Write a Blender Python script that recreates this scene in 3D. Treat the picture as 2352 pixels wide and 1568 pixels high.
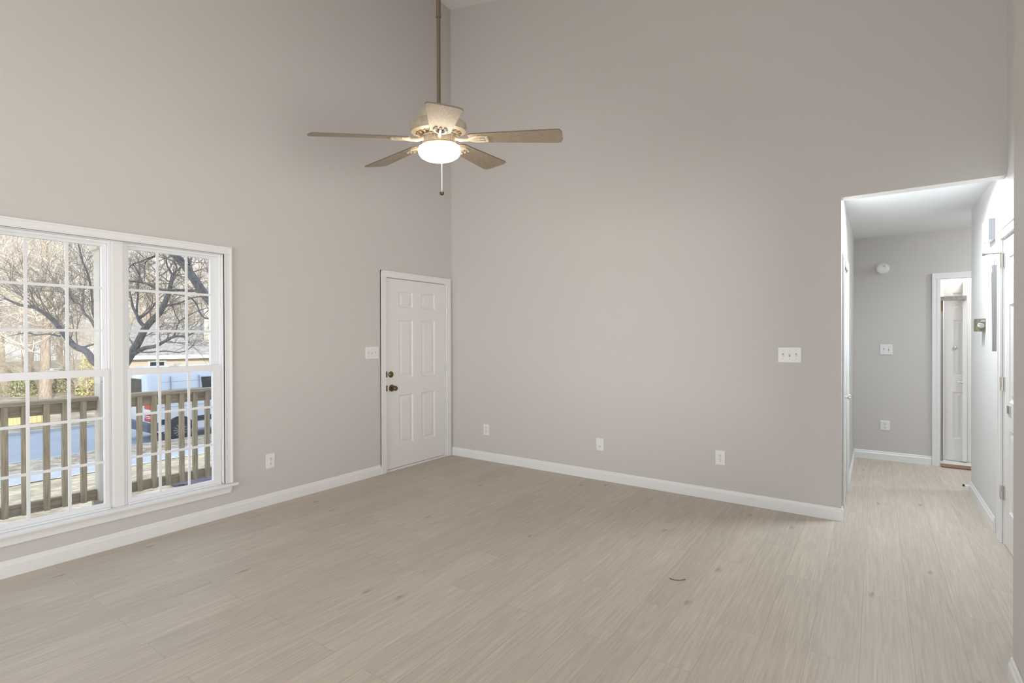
import bpy, bmesh, math, random
from mathutils import Vector, Matrix
R = math.radians
sc = bpy.context.scene
COL = sc.collection
for o in list(bpy.data.objects):
    bpy.data.objects.remove(o)

# ------------------------------------------------------------------ camera
F_PX, YAW, PITCH, ROLL = 1179.9, R(35.389), R(-0.291), R(-0.183)
CAM = Vector((4.1637, -4.6138, 1.388))
fwd = Vector((-math.sin(YAW)*math.cos(PITCH), math.cos(YAW)*math.cos(PITCH), math.sin(PITCH)))
rgt0 = Vector((math.cos(YAW), math.sin(YAW), 0)); up0 = rgt0.cross(fwd)
rgt = math.cos(ROLL)*rgt0 + math.sin(ROLL)*up0
upv = -math.sin(ROLL)*rgt0 + math.cos(ROLL)*up0
cd = bpy.data.cameras.new('camera'); cam = bpy.data.objects.new('camera', cd); COL.objects.link(cam)
cd.sensor_width = 36; cd.sensor_fit = 'HORIZONTAL'; cd.lens = F_PX/2352*36; cd.clip_start = 0.05; cd.clip_end = 400
M = Matrix((rgt, upv, -fwd)).transposed().to_4x4(); M.translation = CAM
cam.matrix_world = M
sc.camera = cam

# ------------------------------------------------------------------ world, sun, light
sc.view_settings.view_transform = 'Standard'; sc.view_settings.look = 'None'
sc.view_settings.gamma = 1; sc.view_settings.exposure = 0
sc.view_settings.use_curve_mapping = False
w = bpy.data.worlds.new('sky'); sc.world = w; w.use_nodes = True
nt = w.node_tree; nt.nodes.clear()
wo = nt.nodes.new('ShaderNodeOutputWorld'); bg = nt.nodes.new('ShaderNodeBackground')
tc = nt.nodes.new('ShaderNodeTexCoord'); sp = nt.nodes.new('ShaderNodeSeparateXYZ'); cr = nt.nodes.new('ShaderNodeValToRGB')
nt.links.new(tc.outputs['Generated'], sp.inputs[0]); nt.links.new(sp.outputs['Z'], cr.inputs[0])
cr.color_ramp.elements[0].position = 0.0; cr.color_ramp.elements[0].color = (0.88, 0.94, 1.0, 1)
cr.color_ramp.elements[1].position = 0.6; cr.color_ramp.elements[1].color = (0.62, 0.78, 1.0, 1)
nt.links.new(cr.outputs[0], bg.inputs[0]); bg.inputs[1].default_value = 1.9
nt.links.new(bg.outputs[0], wo.inputs[0])

def light(name, kind, loc, energy, color, size=1, size_y=None, to=None, spread=None):
    d = bpy.data.lights.new(name, kind); d.energy = energy; d.color = color
    if kind == 'AREA':
        d.shape = 'RECTANGLE' if size_y else 'DISK'; d.size = size
        if size_y: d.size_y = size_y
        if spread: d.spread = spread
    elif kind == 'SUN': d.angle = size
    else: d.shadow_soft_size = size
    o = bpy.data.objects.new(name, d); COL.objects.link(o); o.location = loc
    if to is not None: o.rotation_euler = (Vector(to)-Vector(loc)).to_track_quat('-Z', 'Y').to_euler()
    return o
light('sun', 'SUN', (20, -6, 12), 3.9, (1.0, 0.93, 0.80), R(0.6), to=(0, 0, 5.2))
# fill lights added behind the viewer and at the right, in made-up openings
light('rear_fill', 'AREA', (1.6, -8.5, 1.2), 108, (1.0, 0.98, 0.96), 3.4, 1.8, to=(1.6, 0, 1.4))
light('side_fill', 'AREA', (6.3, -4.0, 1.15), 165, (1.0, 0.98, 0.965), 2.0, 1.0, to=(0, -1.6, 1.40))
light('hall_light', 'AREA', (4.30, 0.33, 2.50), 35, (0.84, 0.93, 1.0), 0.24, to=(4.32, -0.10, 0))
light('bathroom_light', 'POINT', (5.22, 5.25, 2.08), 75, (1.0, 0.98, 0.95), 0.05)
light('leaf_fill', 'AREA', (5.15, 2.80, 2.40), 8, (1.0, 0.99, 0.96), 0.3, to=(4.95, 3.2, 1.2))  # unseen fill added to brighten the door leaf in the far room
light('side_hall_light', 'AREA', (5.9, 2.05, 2.40), 15, (0.88, 0.95, 1.0), 0.3, to=(4.3, 1.2, 0))

# ------------------------------------------------------------------ materials
def nmat(name):
    m = bpy.data.materials.new(name); m.use_nodes = True
    return m, m.node_tree, m.node_tree.nodes['Principled BSDF']
def mat(name, col, rough=0.5, metal=0.0, bump=0.0, bscale=200, var=0.0, vscale=8, vstretch=(1, 1, 1), spec=None):
    m, t, b = nmat(name)
    b.inputs['Base Color'].default_value = (*col, 1); b.inputs['Roughness'].default_value = rough
    b.inputs['Metallic'].default_value = metal
    if spec is not None: b.inputs['Specular IOR Level'].default_value = spec
    tcn = t.nodes.new('ShaderNodeTexCoord')
    if bump:
        n = t.nodes.new('ShaderNodeTexNoise'); n.inputs['Scale'].default_value = bscale; n.inputs['Detail'].default_value = 3
        bp = t.nodes.new('ShaderNodeBump'); bp.inputs['Strength'].default_value = bump; bp.inputs['Distance'].default_value = 0.004
        t.links.new(tcn.outputs['Object'], n.inputs['Vector']); t.links.new(n.outputs['Fac'], bp.inputs['Height'])
        t.links.new(bp.outputs['Normal'], b.inputs['Normal'])
    if var:
        mp = t.nodes.new('ShaderNodeMapping'); mp.inputs['Scale'].default_value = vstretch
        n = t.nodes.new('ShaderNodeTexNoise'); n.inputs['Scale'].default_value = vscale; n.inputs['Detail'].default_value = 6
        r = t.nodes.new('ShaderNodeValToRGB'); r.color_ramp.elements[0].position = 0.3; r.color_ramp.elements[1].position = 0.7
        r.color_ramp.elements[0].color = (*[c*(1-var) for c in col], 1); r.color_ramp.elements[1].color = (*[min(1, c*(1+var)) for c in col], 1)
        t.links.new(tcn.outputs['Object'], mp.inputs[0]); t.links.new(mp.outputs[0], n.inputs['Vector'])
        t.links.new(n.outputs['Fac'], r.inputs[0]); t.links.new(r.outputs[0], b.inputs['Base Color'])
    return m
def two_tone(name, c1, c2, scale, rough=0.9, stretch=(1, 1, 1), lo=0.4, hi=0.6):
    m, t, b = nmat(name); b.inputs['Roughness'].default_value = rough
    tcn = t.nodes.new('ShaderNodeTexCoord'); mp = t.nodes.new('ShaderNodeMapping'); mp.inputs['Scale'].default_value = stretch
    n = t.nodes.new('ShaderNodeTexNoise'); n.inputs['Scale'].default_value = scale; n.inputs['Detail'].default_value = 8; n.inputs['Roughness'].default_value = 0.7
    r = t.nodes.new('ShaderNodeValToRGB'); r.color_ramp.elements[0].position = lo; r.color_ramp.elements[1].position = hi
    r.color_ramp.elements[0].color = (*c1, 1); r.color_ramp.elements[1].color = (*c2, 1)
    t.links.new(tcn.outputs['Object'], mp.inputs[0]); t.links.new(mp.outputs[0], n.inputs['Vector'])
    t.links.new(n.outputs['Fac'], r.inputs[0]); t.links.new(r.outputs[0], b.inputs['Base Color'])
    return m
def emis(name, col, s):
    m, t, b = nmat(name); b.inputs['Base Color'].default_value = (*col, 1)
    b.inputs['Emission Color'].default_value = (*col, 1); b.inputs['Emission Strength'].default_value = s
    return m
def glass_mat(name, tint=(1, 1, 1), refl=0.05):
    m = bpy.data.materials.new(name); m.use_nodes = True; t = m.node_tree; t.nodes.clear()
    o = t.nodes.new('ShaderNodeOutputMaterial'); mx = t.nodes.new('ShaderNodeMixShader')
    a = t.nodes.new('ShaderNodeBsdfTransparent'); a.inputs[0].default_value = (*tint, 1)
    g = t.nodes.new('ShaderNodeBsdfGlossy'); g.inputs['Roughness'].default_value = 0.02
    mx.inputs[0].default_value = refl
    t.links.new(a.outputs[0], mx.inputs[1]); t.links.new(g.outputs[0], mx.inputs[2]); t.links.new(mx.outputs[0], o.inputs[0])
    return m
def floor_mat():
    m, t, b = nmat('oak_plank'); L = t.links.new; N = t.nodes.new
    tcn = N('ShaderNodeTexCoord'); s = N('ShaderNodeSeparateXYZ'); L(tcn.outputs['Object'], s.inputs[0])
    c = N('ShaderNodeCombineXYZ')
    ax = N('ShaderNodeMath'); ax.operation = 'ADD'; ax.inputs[1].default_value = 10.0 - 0.0435  # seams at x = 3.95, 4.14, 4.33
    L(s.outputs['X'], ax.inputs[0]); ay = N('ShaderNodeMath'); ay.operation = 'ADD'; ay.inputs[1].default_value = 20.3; L(s.outputs['Y'], ay.inputs[0])
    L(ay.outputs[0], c.inputs['X']); L(ax.outputs[0], c.inputs['Y'])
    br = N('ShaderNodeTexBrick'); br.offset = 0.37; br.offset_frequency = 2; br.squash = 1
    br.inputs['Scale'].default_value = 1; br.inputs['Brick Width'].default_value = 1.22; br.inputs['Row Height'].default_value = 0.19
    br.inputs['Mortar Size'].default_value = 0.0011; br.inputs['Mortar Smooth'].default_value = 0.3
    br.inputs['Color1'].default_value = (0, 0, 0, 1); br.inputs['Color2'].default_value = (1, 1, 1, 1); br.inputs['Mortar'].default_value = (0.5, 0.5, 0.5, 1)
    L(c.outputs[0], br.inputs['Vector'])
    bw = N('ShaderNodeRGBToBW'); L(br.outputs['Color'], bw.inputs[0])
    # shift the grain per plank
    off = N('ShaderNodeMath'); off.operation = 'MULTIPLY'; off.inputs[1].default_value = 17.0; L(bw.outputs[0], off.inputs[0])
    cg = N('ShaderNodeCombineXYZ'); L(s.outputs['X'], cg.inputs['X']); L(s.outputs['Y'], cg.inputs['Y']); L(off.outputs[0], cg.inputs['Z'])
    mp = N('ShaderNodeMapping'); mp.inputs['Scale'].default_value = (1, 0.032, 1); L(cg.outputs[0], mp.inputs[0])
    n1 = N('ShaderNodeTexNoise'); n1.inputs['Scale'].default_value = 120; n1.inputs['Detail'].default_value = 5; n1.inputs['Roughness'].default_value = 0.62
    L(mp.outputs[0], n1.inputs['Vector'])
    mp2 = N('ShaderNodeMapping'); mp2.inputs['Scale'].default_value = (1, 0.10, 1); L(cg.outputs[0], mp2.inputs[0])
    n2 = N('ShaderNodeTexNoise'); n2.inputs['Scale'].default_value = 5.5; n2.inputs['Detail'].default_value = 2.0
    L(mp2.outputs[0], n2.inputs['Vector'])
    # cathedral figure: contour lines of the soft noise
    k = N('ShaderNodeMath'); k.operation = 'MULTIPLY'; k.inputs[1].default_value = 60; L(n2.outputs['Fac'], k.inputs[0])
    sn = N('ShaderNodeMath'); sn.operation = 'SINE'; L(k.outputs[0], sn.inputs[0])
    # grain value
    g1 = N('ShaderNodeMapRange'); g1.inputs[1].default_value = 0.3; g1.inputs[2].default_value = 0.7; g1.inputs[3].default_value = 0.84; g1.inputs[4].default_value = 1.11; L(n1.outputs['Fac'], g1.inputs[0])
    g2 = N('ShaderNodeMapRange'); g2.inputs[1].default_value = -1; g2.inputs[2].default_value = 1; g2.inputs[3].default_value = 0.965; g2.inputs[4].default_value = 1.03; L(sn.outputs[0], g2.inputs[0])
    g3 = N('ShaderNodeMapRange'); g3.inputs[1].default_value = 0; g3.inputs[2].default_value = 1; g3.inputs[3].default_value = 0.95; g3.inputs[4].default_value = 1.05; L(bw.outputs[0], g3.inputs[0])
    m1 = N('ShaderNodeMath'); m1.operation = 'MULTIPLY'; L(g1.outputs[0], m1.inputs[0]); L(g2.outputs[0], m1.inputs[1])
    m2 = N('ShaderNodeMath'); m2.operation = 'MULTIPLY'; L(m1.outputs[0], m2.inputs[0]); L(g3.outputs[0], m2.inputs[1])
    # sparse knots
    mpk = N('ShaderNodeMapping'); mpk.inputs['Scale'].default_value = (1, 0.42, 1); L(tcn.outputs['Object'], mpk.inputs[0])
    nz = N('ShaderNodeTexNoise'); nz.inputs['Scale'].default_value = 30; L(mpk.outputs[0], nz.inputs['Vector'])
    mxv = N('ShaderNodeMix'); mxv.data_type = 'VECTOR'; mxv.inputs[0].default_value = 0.03; L(mpk.outputs[0], mxv.inputs[4]); L(nz.outputs['Color'], mxv.inputs[5])
    vo = N('ShaderNodeTexVoronoi'); vo.voronoi_dimensions = '2D'; vo.inputs['Scale'].default_value = 2.7; L(mxv.outputs[1], vo.inputs['Vector'])
    kn = N('ShaderNodeMapRange'); kn.inputs[1].default_value = 0.006; kn.inputs[2].default_value = 0.05; kn.inputs[3].default_value = 0.62; kn.inputs[4].default_value = 1.0; L(vo.outputs['Distance'], kn.inputs[0])
    sepc = N('ShaderNodeSeparateColor'); L(vo.outputs['Color'], sepc.inputs[0])
    gt = N('ShaderNodeMath'); gt.operation = 'GREATER_THAN'; gt.inputs[1].default_value = 0.45; L(sepc.outputs[0], gt.inputs[0])
    km = N('ShaderNodeMix'); km.data_type = 'FLOAT'; L(gt.outputs[0], km.inputs[0]); km.inputs[2].default_value = 1.0; L(kn.outputs[0], km.inputs[3])
    m3 = N('ShaderNodeMath'); m3.operation = 'MULTIPLY'; L(m2.outputs[0], m3.inputs[0]); L(km.outputs[0], m3.inputs[1])
    # seams
    sm = N('ShaderNodeMapRange'); sm.inputs[3].default_value = 1.0; sm.inputs[4].default_value = 0.70; L(br.outputs['Fac'], sm.inputs[0])
    m4 = N('ShaderNodeMath'); m4.operation = 'MULTIPLY'; L(m3.outputs[0], m4.inputs[0]); L(sm.outputs[0], m4.inputs[1])
    vm = N('ShaderNodeVectorMath'); vm.operation = 'SCALE'; vm.inputs[0].default_value = FLOOR_COL; L(m4.outputs[0], vm.inputs['Scale'])
    L(vm.outputs[0], b.inputs['Base Color'])
    rr = N('ShaderNodeMapRange'); rr.inputs[3].default_value = 0.36; rr.inputs[4].default_value = 0.52; L(n1.outputs['Fac'], rr.inputs[0]); L(rr.outputs[0], b.inputs['Roughness'])
    bp = N('ShaderNodeBump'); bp.inputs['Strength'].default_value = 0.12; bp.inputs['Distance'].default_value = 0.002
    L(m4.outputs[0], bp.inputs['Height']); L(bp.outputs['Normal'], b.inputs['Normal'])
    return m
FLOOR_COL = (0.538, 0.472, 0.394)
WALL = mat('greige_wall_paint', (0.60, 0.572, 0.546), 0.75, bump=0.10, bscale=260)
CEIL = mat('ceiling_paint', (0.86, 0.855, 0.84), 0.85, bump=0.12, bscale=180)
TRIM = mat('white_trim_paint', (0.80, 0.795, 0.785), 0.35)
DOORP = mat('white_door_paint', (0.78, 0.765, 0.745), 0.40)
PLAST = mat('white_plastic', (0.80, 0.79, 0.775), 0.35)
SLOT = mat('dark_slot', (0.03, 0.03, 0.03), 0.6)
VINYL = mat('white_vinyl', (0.82, 0.83, 0.84), 0.32)
GLASS = glass_mat('window_glass')
FLOOR = floor_mat()
BRONZE = mat('antique_brass', (0.20, 0.15, 0.085), 0.32, 1.0, var=0.25, vscale=60)
STEEL = mat('satin_steel', (0.50, 0.47, 0.43), 0.35, 1.0)
DKMET = mat('dark_metal', (0.05, 0.045, 0.04), 0.4, 0.8)
CHROME = mat('chrome', (0.8, 0.8, 0.8), 0.12, 1.0)
LWOOD = mat('weathered_lumber', (0.47, 0.39, 0.26), 0.85, var=0.3, vscale=14, vstretch=(6, 6, 0.5), bump=0.3, bscale=90)
LWOODH = mat('weathered_lumber_rail', (0.41, 0.35, 0.25), 0.85, var=0.3, vscale=14, vstretch=(6, 0.5, 6), bump=0.3, bscale=90)
POSTP = mat('beige_post_paint', (0.88, 0.80, 0.68), 0.7, var=0.08)
BROWNW = mat('brown_wood', (0.19, 0.105, 0.055), 0.5, var=0.3, vscale=12, vstretch=(0.4, 6, 6))

# ------------------------------------------------------------------ geometry helpers
class MB:
    def __init__(s): s.v = []; s.f = []
    def add(s, vs, fs):
        k = len(s.v); s.v += [tuple(v) for v in vs]; s.f += [tuple(i+k for i in f) for f in fs]; return s
    def box(s, x0, x1, y0, y1, z0, z1):
        x0, x1 = sorted((x0, x1)); y0, y1 = sorted((y0, y1)); z0, z1 = sorted((z0, z1))
        return s.add([(x0,y0,z0),(x1,y0,z0),(x1,y1,z0),(x0,y1,z0),(x0,y0,z1),(x1,y0,z1),(x1,y1,z1),(x0,y1,z1)],
                     [(0,3,2,1),(4,5,6,7),(0,1,5,4),(1,2,6,5),(2,3,7,6),(3,0,4,7)])
    def loft(s, rings, caps=True, closed=True):
        n = len(rings[0]); vs = [p for r in rings for p in r]; fs = []
        for i in range(len(rings)-1):
            for j in range(n if closed else n-1):
                a = i*n+j; b = i*n+(j+1) % n; fs.append((a, b, b+n, a+n))
        if caps:
            fs.append(tuple(reversed(range(n)))); fs.append(tuple(range((len(rings)-1)*n, len(rings)*n)))
        return s.add(vs, fs)
    def prism(s, poly, axis, a, b):
        def p(u, v, t): return {'x': (t, u, v), 'y': (u, t, v), 'z': (u, v, t)}[axis]
        return s.loft([[p(u, v, a) for u, v in poly], [p(u, v, b) for u, v in poly]])
    def lathe(s, prof, c=(0, 0, 0), axis='z', n=32, caps=True):
        def p(r, h, t):
            a, b = r*math.cos(t), r*math.sin(t)
            q = {'z': (a, b, h), 'x': (h, a, b), 'y': (b, h, a)}[axis]
            return (c[0]+q[0], c[1]+q[1], c[2]+q[2])
        return s.loft([[p(r, h, 2*math.pi*i/n) for i in range(n)] for r, h in prof], caps)
    def cyl(s, a, b, r, n=16, r2=None):
        return s.tube([a, b], [r, r if r2 is None else r2], n)
    def tube(s, pts, rad, n=8, caps=True):
        pts = [Vector(p) for p in pts]; rings = []
        if not isinstance(rad, (list, tuple)): rad = [rad]*len(pts)
        d0 = (pts[1]-pts[0]).normalized(); u = d0.orthogonal().normalized()
        for i, p in enumerate(pts):
            d = (pts[min(i+1, len(pts)-1)]-pts[max(i-1, 0)])
            if d.length < 1e-9: d = d0
            d.normalize(); u = (u - d*u.dot(d))
            u = u.normalized() if u.length > 1e-6 else d.orthogonal().normalized()
            w2 = d.cross(u)
            rings.append([tuple(p+(u*math.cos(2*math.pi*k/n)+w2*math.sin(2*math.pi*k/n))*rad[i]) for k in range(n)])
        return s.loft(rings, caps)
    def sphere(s, c, r, n=16, sz=1.0):
        prof = [(max(1e-4, r*math.sin(math.pi*i/n)), -r*sz*math.cos(math.pi*i/n)) for i in range(n+1)]
        return s.lathe(prof, c, 'z', n*2)
    def build(s, name, m, parent=None, bevel=0, smooth=False, fix=True):
        me = bpy.data.meshes.new(name); me.from_pydata(s.v, [], s.f); me.update()
        if fix:
            b = bmesh.new(); b.from_mesh(me); bmesh.ops.recalc_face_normals(b, faces=b.faces); b.to_mesh(me); b.free()
        o = bpy.data.objects.new(name, me); COL.objects.link(o); me.materials.append(m)
        if parent is not None:
            o.parent = parent
        if smooth:
            me.polygons.foreach_set('use_smooth', [True]*len(me.polygons))
            me.set_sharp_from_angle(angle=R(40))
        if bevel:
            md = o.modifiers.new('bevel', 'BEVEL'); md.width = bevel; md.segments = 2; md.limit_method = 'ANGLE'; md.angle_limit = R(40)
        return o
def empty(name, loc=(0, 0, 0), rot=(0, 0, 0)):
    o = bpy.data.objects.new(name, None); COL.objects.link(o); o.location = loc; o.rotation_euler = rot; o.empty_display_size = 0.1
    return o
def tag(o, label=None, cat=None, group=None, kind=None):
    for k, v in (('label', label), ('category', cat), ('group', group), ('kind', kind)):
        if v: o[k] = v
    return o
def struct(o, label=None, cat=None):
    return tag(o, label, cat, kind='structure')
def copy_tree(o, parent=None):
    c = o.copy(); COL.objects.link(c)
    if parent is not None: c.parent = parent
    for ch in list(o.children): copy_tree(ch, c)
    return c

# ------------------------------------------------------------------ room shell
XO, XR, XN = 3.944, 4.856, 4.612          # opening edge, hall right wall, near right wall
YF = 2.58                                 # hall far wall
ZH, ZHC = 2.448, 2.535                    # header underside, hall ceiling
WIN_Y0, WIN_Y1, WIN_Z0, WIN_Z1 = -4.03, -2.645, 0.235, 2.06
DY0, DY1 = -1.018, -0.108                 # front door rough opening
def ceil_z(x): return 5.33-0.214*x
m = MB()
m.box(-0.13, 0, -8.2, WIN_Y0, -0.7, 5.6); m.box(-0.13, 0, WIN_Y0, WIN_Y1, -0.7, WIN_Z0); m.box(-0.13, 0, WIN_Y0, WIN_Y1, WIN_Z1, 5.6)
m.box(-0.13, 0, WIN_Y1, DY0, -0.7, 5.6); m.box(-0.13, 0, DY0, DY1, 2.045, 5.6); m.box(-0.13, 0, DY0, DY1, -0.7, -0.001); m.box(-0.13, 0, DY1, 0.115, -0.7, 5.6)
struct(m.build('wall_left', WALL), 'tall greige wall holding the double window and front door', 'wall')
m = MB(); m.box(0, XO, 0, 0.115, 0, 5.6); m.box(XO, XR, 0, 0.115, ZH, 5.6)
struct(m.build('wall_back', WALL), 'tall greige wall beside the hallway opening', 'wall')
D2Y0, D2Y1 = -0.70, 0.118
m = MB(); m.box(XR, XR+0.115, D2Y1, 1.55, 0, 5.6); m.box(XR, XR+0.115, D2Y0, D2Y1, 2.055, 5.6); m.box(XR, XR+0.115, -1.76, D2Y0, 0, 5.6)
struct(m.build('wall_right', mat('lightened_wall_paint', (0.70, 0.69, 0.68), 0.7, bump=0.08, bscale=260)), 'pale wall on the right of the hallway', 'wall')  # greige of the other walls lightened to one even tone
m = MB(); m.box(XN, XN+0.13, -2.05, -1.76, 0, 5.6); m.box(XN, XN+0.13, -5.4, -2.05, 1.92, 5.6); m.box(XN, XN+0.13, -5.4, -2.05, 0, 0.78); m.box(XN, XN+0.13, -8.2, -5.4, 0, 5.6)  # unseen opening added, its sill and header set to shape the side fill
m.box(XN+0.13, XR+0.115, -1.89, -1.76, 0, 5.6)
struct(m.build('wall_right_near', WALL), 'light wall edge along the right side of the photo', 'wall')
m = MB(); m.box(-0.13, 0.25, -8.33, -8.2, 0, 5.6); m.box(4.2, XN+0.13, -8.33, -8.2, 0, 5.6); m.box(0.25, 4.2, -8.33, -8.2, 3.9, 5.6)  # unseen opening added to let the rear fill light in
struct(m.build('wall_rear', WALL), 'rear wall with a wide opening behind the viewer', 'wall')
m = MB(); m.prism([(-0.13, ceil_z(-0.13)), (XR+0.115, ceil_z(XR+0.115)), (XR+0.115, ceil_z(XR+0.115)+0.1), (-0.13, ceil_z(-0.13)+0.1)], 'y', -8.33, 0.115)
struct(m.build('ceiling', CEIL), 'sloped white ceiling high above the room', 'ceiling')
m = MB(); m.box(-0.13, XR+0.4, -8.33, YF+0.06, -0.12, 0); m.box(XR+0.4, 6.4, 1.4, YF+0.06, -0.12, 0); m.box(XR+0.4, 6.6, -8.33, -1.76, -0.12, 0)
struct(m.build('floor', FLOOR), 'light greige oak plank floor', 'floor')
# hallway
m = MB(); m.box(XO-0.115, XO, 0.115, 0.150, 0, 2.6); m.box(XO-0.115, XO, 0.150, 0.86, 2.0, 2.6); m.box(XO-0.115, XO, 0.86, YF, 0, 2.6)
struct(m.build('wall_hall_left', WALL), 'narrow sliver of hallway wall on its left side', 'wall')
FX0 = 4.712
m = MB(); m.box(XO-0.115, FX0, YF, YF+0.115, 0, 2.6); m.box(FX0, 5.48, YF, YF+0.115, 2.03, 2.6); m.box(5.48, 6.4, YF, YF+0.115, 0, 2.6)
struct(m.build('wall_hall_far', WALL), 'grey wall at the end of the hallway with smoke detector', 'wall')
m = MB(); m.box(XR+0.115, 6.4, 1.435, 1.55, 0, 2.6); m.box(6.4, 6.5, 1.435, YF+0.115, 0, 2.6)
struct(m.build('wall_side_hall', WALL), 'wall of the side passage off the hallway', 'wall')
m = MB(); m.box(XO, XR, 0.115, 1.55, ZHC, 2.6); m.box(XO, 6.4, 1.55, YF, ZHC, 2.6)
struct(m.build('ceiling_hall', mat('white_hall_ceiling', (0.84, 0.85, 0.85), 0.85, bump=0.12, bscale=180)), 'low white ceiling of the hallway', 'ceiling')
# room beyond the hall doorway
BW = mat('bright_white_paint', (0.86, 0.855, 0.84), 0.6)
m = MB(); m.box(3.6, 3.7, YF+0.115, 5.9, 0, 2.5); m.box(3.6, 6.6, 5.8, 5.9, 0, 2.5); m.box(6.5, 6.6, YF+0.115, 5.9, 0, 2.5)
struct(m.build('wall_far_room', BW), 'bright white wall seen through the far doorway', 'wall')
m = MB(); m.box(3.6, 6.6, YF+0.115, 5.9, 2.45, 2.55); struct(m.build('ceiling_far_room', CEIL), 'ceiling seen through the far doorway', 'ceiling')
m = MB(); m.box(3.6, 6.6, YF+0.06, 5.9, -0.12, -0.002); struct(m.build('floor_far_room', mat('pale_vinyl_floor', (0.70, 0.69, 0.66), 0.4)), 'pale floor seen through the far doorway', 'floor')
# kitchen side seen by nobody, closes the room for light
m = MB(); m.box(6.5, 6.6, -8.33, -1.76, 0, 2.7); m.box(XN+0.13, 6.6, -8.33, -1.76, 2.6, 2.7); m.box(XR+0.115, 6.6, -1.89, -1.76, 0, 2.7)
struct(m.build('wall_kitchen', WALL), 'kitchen wall beyond the right opening', 'wall')
# exterior upper part of the house, casts its shade over the yard
SIDING = mat('pale_siding', (0.62, 0.60, 0.55), 0.8)
m = MB(); m.box(-0.35, 9.0, 0.13, 14.0, 2.75, 5.3); m.box(6.8, 9.0, -9.0, 0.13, 2.85, 5.3); m.box(-0.14, -0.02, 0.12, 14.0, -1.5, 2.75)
struct(m.build('wall_exterior', SIDING), 'outside shell of the house', 'wall')

# baseboards
def base_profile(t=0.014, h=0.0975): return [(0, 0), (t, 0), (t, h*0.70), (t*0.62, h*0.80), (t*0.5, h*0.93), (t*0.25, h), (0, h)]
def baseboard(name, axis, fixed, a, b, sign):
    p = [(fixed+sign*u, v) for u, v in base_profile()]
    m = MB()
    m.prism(p, 'y' if axis == 'y' else 'x', a, b)
    return struct(m.build(name, TRIM, smooth=False), 'white baseboard', 'baseboard')
baseboard('baseboard_left', 'y', 0.001, -8.2, -1.094, 1)['label'] = 'white baseboard running under the double window'
baseboard('baseboard_back', 'x', -0.001, 0.001, XO+0.014, -1)['label'] = 'white baseboard along the tall blank wall'
baseboard('baseboard_hall_end', 'y', XO+0.0005, -0.014, 0.085, 1)['label'] = 'short white baseboard return at the hallway corner'
baseboard('baseboard_hall_far', 'x', YF-0.001, XO+0.002, 4.648, -1)['label'] = 'white baseboard under the smoke detector wall'
baseboard('baseboard_hall_left', 'y', XO+0.001, 0.93, YF-0.016, 1)['label'] = 'white baseboard on the left hallway wall'
baseboard('baseboard_right', 'y', XR-0.001, 0.38, 1.55, -1)['label'] = 'white baseboard on the right hallway wall'
baseboard('baseboard_near', 'y', XN-0.001, -2.05, -1.76, -1)['label'] = 'white baseboard at the lower right corner'

# ------------------------------------------------------------------ windows
def casing_profile_box(m, y0, y1, z0, z1):       # flat casing with a thin raised back band
    m.box(0.0005, 0.016, y0, y1, z0, z1)
YOUT_R, YOUT_L = -2.588, -4.09
m = MB()
m.box(0.0005, 0.017, YOUT_L, YOUT_R, 2.056, 2.113); m.box(0.0005, 0.023, YOUT_L, YOUT_R, 2.099, 2.1128); m.box(0.0005, 0.021, YOUT_L+0.01, YOUT_R-0.01, 2.056, 2.064)
m.box(0.0005, 0.017, YOUT_R-0.057, YOUT_R, 0.262, 2.056); m.box(0.0005, 0.023, YOUT_R-0.014, YOUT_R, 0.262, 2.099); m.box(0.0005, 0.021, YOUT_R-0.057, YOUT_R-0.049, 0.262, 2.056)
m.box(0.0005, 0.017, YOUT_L, YOUT_L+0.057, 0.262, 2.056); m.box(0.0005, 0.023, YOUT_L, YOUT_L+0.014, 0.262, 2.099)
struct(m.build('trim_1', TRIM, bevel=0.002), 'white casing around the double window', 'trim')
m = MB(); m.box(-0.128, 0.045, -4.13, -2.557, 0.240, 0.2605); m.v = [(x, (y if x > 0.0 else max(min(y, -2.648), -4.027)), z) for x, y, z in m.v]
m.v = []; m.f = []
m.box(-0.12, 0.0, -4.026, -2.649, 0.240, 0.2605); m.box(0.0, 0.046, -4.13, -2.555, 0.240, 0.2605)
struct(m.build('trim_2', TRIM, bevel=0.005), 'white window stool under the double window', 'trim')
m = MB(); m.prism([(-2.592, 0.2395), (-2.592, 0.223), (-2.607, 0.186), (-4.07, 0.186), (-4.09, 0.223), (-4.09, 0.2395)], 'x', 0.0005, 0.016)
m.prism([(-2.596, 0.222), (-2.599, 0.214), (-4.08, 0.214), (-4.08, 0.222)], 'x', 0.0160, 0.019)
struct(m.build('trim_3', TRIM, bevel=0.002), 'white apron board below the window stool', 'trim')
m = MB(); m.box(-0.128, -0.0005, -2.650, -2.6455, 0.2605, 2.06); m.box(-0.128, -0.0005, -4.0295, -4.025, 0.2605, 2.06); m.box(-0.128, -0.0005, -4.025, -2.650, 2.053, 2.0595)
m.box(-0.128, -0.024, -3.362, -3.284, 0.2605, 2.053); m.box(-0.024, -0.020, -3.352, -3.294, 0.2605, 2.053)
struct(m.build('trim_4', TRIM, bevel=0.0015), 'white jambs and centre mullion of the double window', 'trim')

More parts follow.
